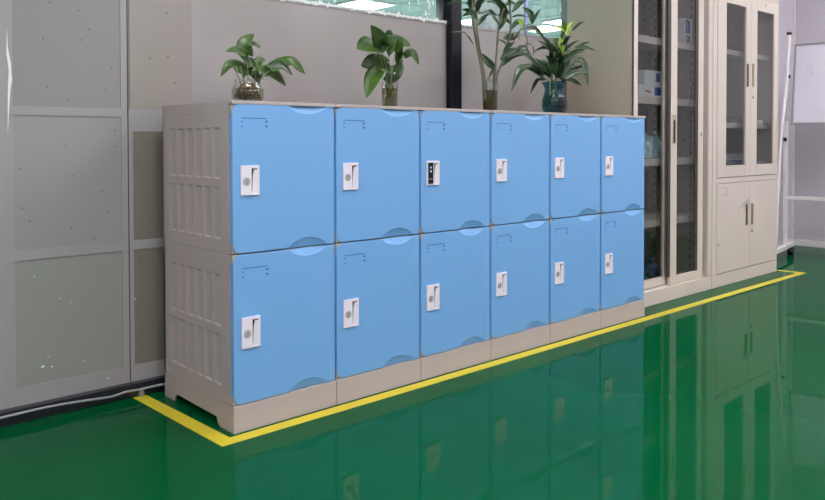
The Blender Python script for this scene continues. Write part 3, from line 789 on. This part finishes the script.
# --- 3 lucky bamboo
cx = at(490, 95, Y).x
vessel('plastic_cup', 'clear plastic cup of cloudy water holding the lucky bamboo', cx,
       shell([(.031, 0), (.032, .004), (.036, .145), (.0365, .150)], .0018), MT['jar'], [(.029, .006), (.0298, .010), (.0322, .098), (.031, .099)], MT['murk'])
J = thing('lucky_bamboo', 'tall lucky bamboo with narrow arching leaves right of the dark post', 'plant', (cx, Y, TOP+.012))
build_plant(J, Y, [
    ((461, 2.5), (446, 5.5), 2.5, (453, 2), 0), ((472, 14), (458, 1.5), 6, (466, 4), 0), ((484, 13.5), (461, 17), 6, (472, 12.5), 0), ((482, 13), (498, 16.5), 6, (490, 12), 0),
    ((472.5, 9), (467, -6), 10, None, 0), ((476, 8), (489, -3), 8, None, 0), ((486, 1.5), (506, 12), 7, (496, 2), 0), ((499, 30), (499.5, 3), 10, (503, 16), 0),
    ((474, 45), (449.5, 32), 2.2, (465, 33), 0), ((496.5, 70), (480.5, 52.5), 9, (488, 62), 0), ((522.5, 30), (545.5, 40), 7.5, (535, 29), 0), ((503.5, 38), (521, 31), 9, (512, 37), 0),
    ((532.5, 24), (522.5, 7), 8, (530, 13), 0), ((532.5, 23.5), (541, 8), 5, (535, 17), 0), ((524, 27), (517.5, 18.5), 7, None, 1), ((512, 12), (529, -3), 7, (520, 3), 0),
    ((508.5, 14), (488, 1), 8, (499, 3), 0), ((500, 67), (531, 53.5), 8, (513, 56), 0), ((500, 60), (523, 48.5), 6, (509, 51), 0), ((512, 17), (528, 17), 4, None, 0), ((503, 52), (515, 42), 5, None, 0), ((498, 40), (509, 50), 5, None, 0),
    ((510, 12), (507, -4), 7, None, 0), ((477, 12), (480, -5), 8, None, 0), ((499, 28), (510, 12), 4, None, 0),
    ((478, 20), (462, 9), 7, (470, 12), 0), ((477, 26), (492, 14), 6, (485, 17), 0), ((499, 25), (486, 12), 6, (492, 16), 0), ((510, 24), (497, 14), 6, None, 0), ((510, 30), (523, 20), 6, (517, 22), 0),
    ((476, 2), (459, -4), 6, None, 0), ((504, 6), (516, 4), 6, None, 0), ((496, 66), (488, 80), 3, None, 0), ((511, 34), (521, 42), 5, (517, 35), 0), ((526, 44), (534, 56), 5, (532, 46), 0), ((526, 46), (514, 58), 5, (519, 48), 0)],
    [([(485, 100), (483, 77), (477.5, 48), (473.5, 22), (472.5, 0)], .0058), ([(487, 100), (484.5, 76), (480, 50), (476.5, 25), (477, 5)], .0048), ([(493, 100), (495, 77), (497, 48), (499, 24), (504, 8)], .0055),
     ([(492, 100), (497.5, 75), (505, 55), (510.5, 30), (510, 5)], .0062), ([(497, 72), (515, 52), (527, 48), (524, 24)], .0025), ([(494, 90), (493.5, 70)], .004), ([(500, 67), (512, 45), (520, 30), (532, 23)], .0025)],
    'lance', ['leaf2', 'leafy'], 1/215, 6, .07, .004, 'stemb')
bm = bmesh.new(); r = random.Random(8)
for i in range(28):
    a = r.uniform(0, 6.28); q = .026*r.random()
    tube(bm, curve_pts([(cx, Y, TOP+.085), (cx+q*math.cos(a), Y+q*math.sin(a), TOP+.05), (cx+q*math.cos(a+.6), Y+q*math.sin(a+.6), TOP+.014)], 4), .002, 5)
obj('roots', bm, MT['root'], J)
reroot(J)
# --- 4 blue vase
cx = at(554.5, 98, Y).x
vessel('glass_vase', 'dark teal blue glass vase with flared wavy rim', cx,
       shell([(.046, 0), (.050, .004), (.057, .025), (.061, .050), (.060, .070), (.053, .095), (.047, .115), (.048, .130), (.056, .148), (.064, .158)], .003), MT['vaseg'],
       [(.044, .008), (.053, .028), (.057, .050), (.056, .070), (.048, .095)], MT['water'], 40, .0)
J = thing('dracaena_plant', 'bushy plant with narrow dark leaves and a yellow-green tip in the blue vase', 'plant', (cx, Y, TOP+.012))
def bush(bm, r):
    for i in range(60):
        u, v = r.uniform(548, 574), r.uniform(44, 76)
        B = at(558+(u-558)*.45, v+5, Y+r.uniform(-.03, .03))
        a = r.uniform(-2.7, -.3) if r.random() < .75 else r.uniform(0, 6.28)
        l = r.uniform(13, 23)
        T = at(u+l*math.cos(a)*1.0, v+l*.8*math.sin(a)+r.uniform(0, 7), Y+r.uniform(-.10, .08))
        if T.z < TOP+.10: T.z = TOP+.10
        leaf(bm, B, T, r.uniform(4, 6.5)/195, 'lance', None, i, 0, .3)
build_plant(J, Y, [
    ((565, 33), (563, 21.5), 6.5, None, 1), ((565, 32), (551, 28.5), 4, (558, 27), 1), ((566, 32), (574, 22), 3.5, None, 1), ((566, 36), (570, 26), 5, None, 1), ((572, 31), (585.5, 21.2), 4, None, 0),
    ((574, 47), (596.5, 50.8), 5, (584, 47), 0), ((576, 48), (591, 42), 4, None, 0), ((574, 61), (588, 86), 9, (583.5, 63), 0), ((567, 80), (581.5, 85.6), 5.5, (574, 81), 0),
    ((556, 52), (533, 52), 5, (544, 48), 0), ((561, 39), (541.5, 47), 6, (551, 42), 0), ((546, 80), (511, 91.5), 9.5, (523, 68), 0), ((545, 76), (514, 83), 7, (526, 67), 0), ((546, 80), (530, 94.5), 5, (537, 81), 0),
    ((546, 75), (508, 56), 7, (525, 55), 0), ((547, 76), (524, 43), 6, (532, 60), 0), ((549, 78), (535, 58), 7, None, 0), ((552, 80), (543, 62), 7, None, 0), ((545, 76), (518, 72), 6, (531, 66), 0),
    ((562, 55), (560, 36), 7, None, 1), ((563, 45), (571, 36), 5, None, 0), ((556, 80), (547, 84), 6, None, 0), ((562, 82), (571, 76), 7, None, 0), ((556, 78), (565, 62), 9, None, 0), ((551, 78), (540, 70), 8, None, 0)],
    [([(556, 104), (557, 80), (561, 55), (565, 32)], .004), ([(553, 104), (552, 82), (545, 72)], .003), ([(557, 104), (560, 80), (570, 62)], .003), ([(552, 104), (550, 82), (556, 52)], .003), ([(554, 104), (556, 82), (566, 48)], .003)],
    'lance', ['leaf2', 'leafy'], 1/195, 9, .08, .003, 'stem', bush)
reroot(J)

# ------------------------------------------------------------------ light and colour
w = bpy.data.worlds.new('world'); scene.world = w; w.use_nodes = True
w.node_tree.nodes['Background'].inputs[0].default_value = (.8, .85, .9, 1); w.node_tree.nodes['Background'].inputs[1].default_value = .3
vs = scene.view_settings
vs.view_transform = 'Standard'; vs.look = 'None'; vs.gamma = 1; vs.use_curve_mapping = False; vs.exposure = 1.0
scene.cycles.use_denoising = True
scene.cycles.max_bounces = 8; scene.cycles.transparent_max_bounces = 24
scene.cycles.caustics_reflective = False; scene.cycles.caustics_refractive = False
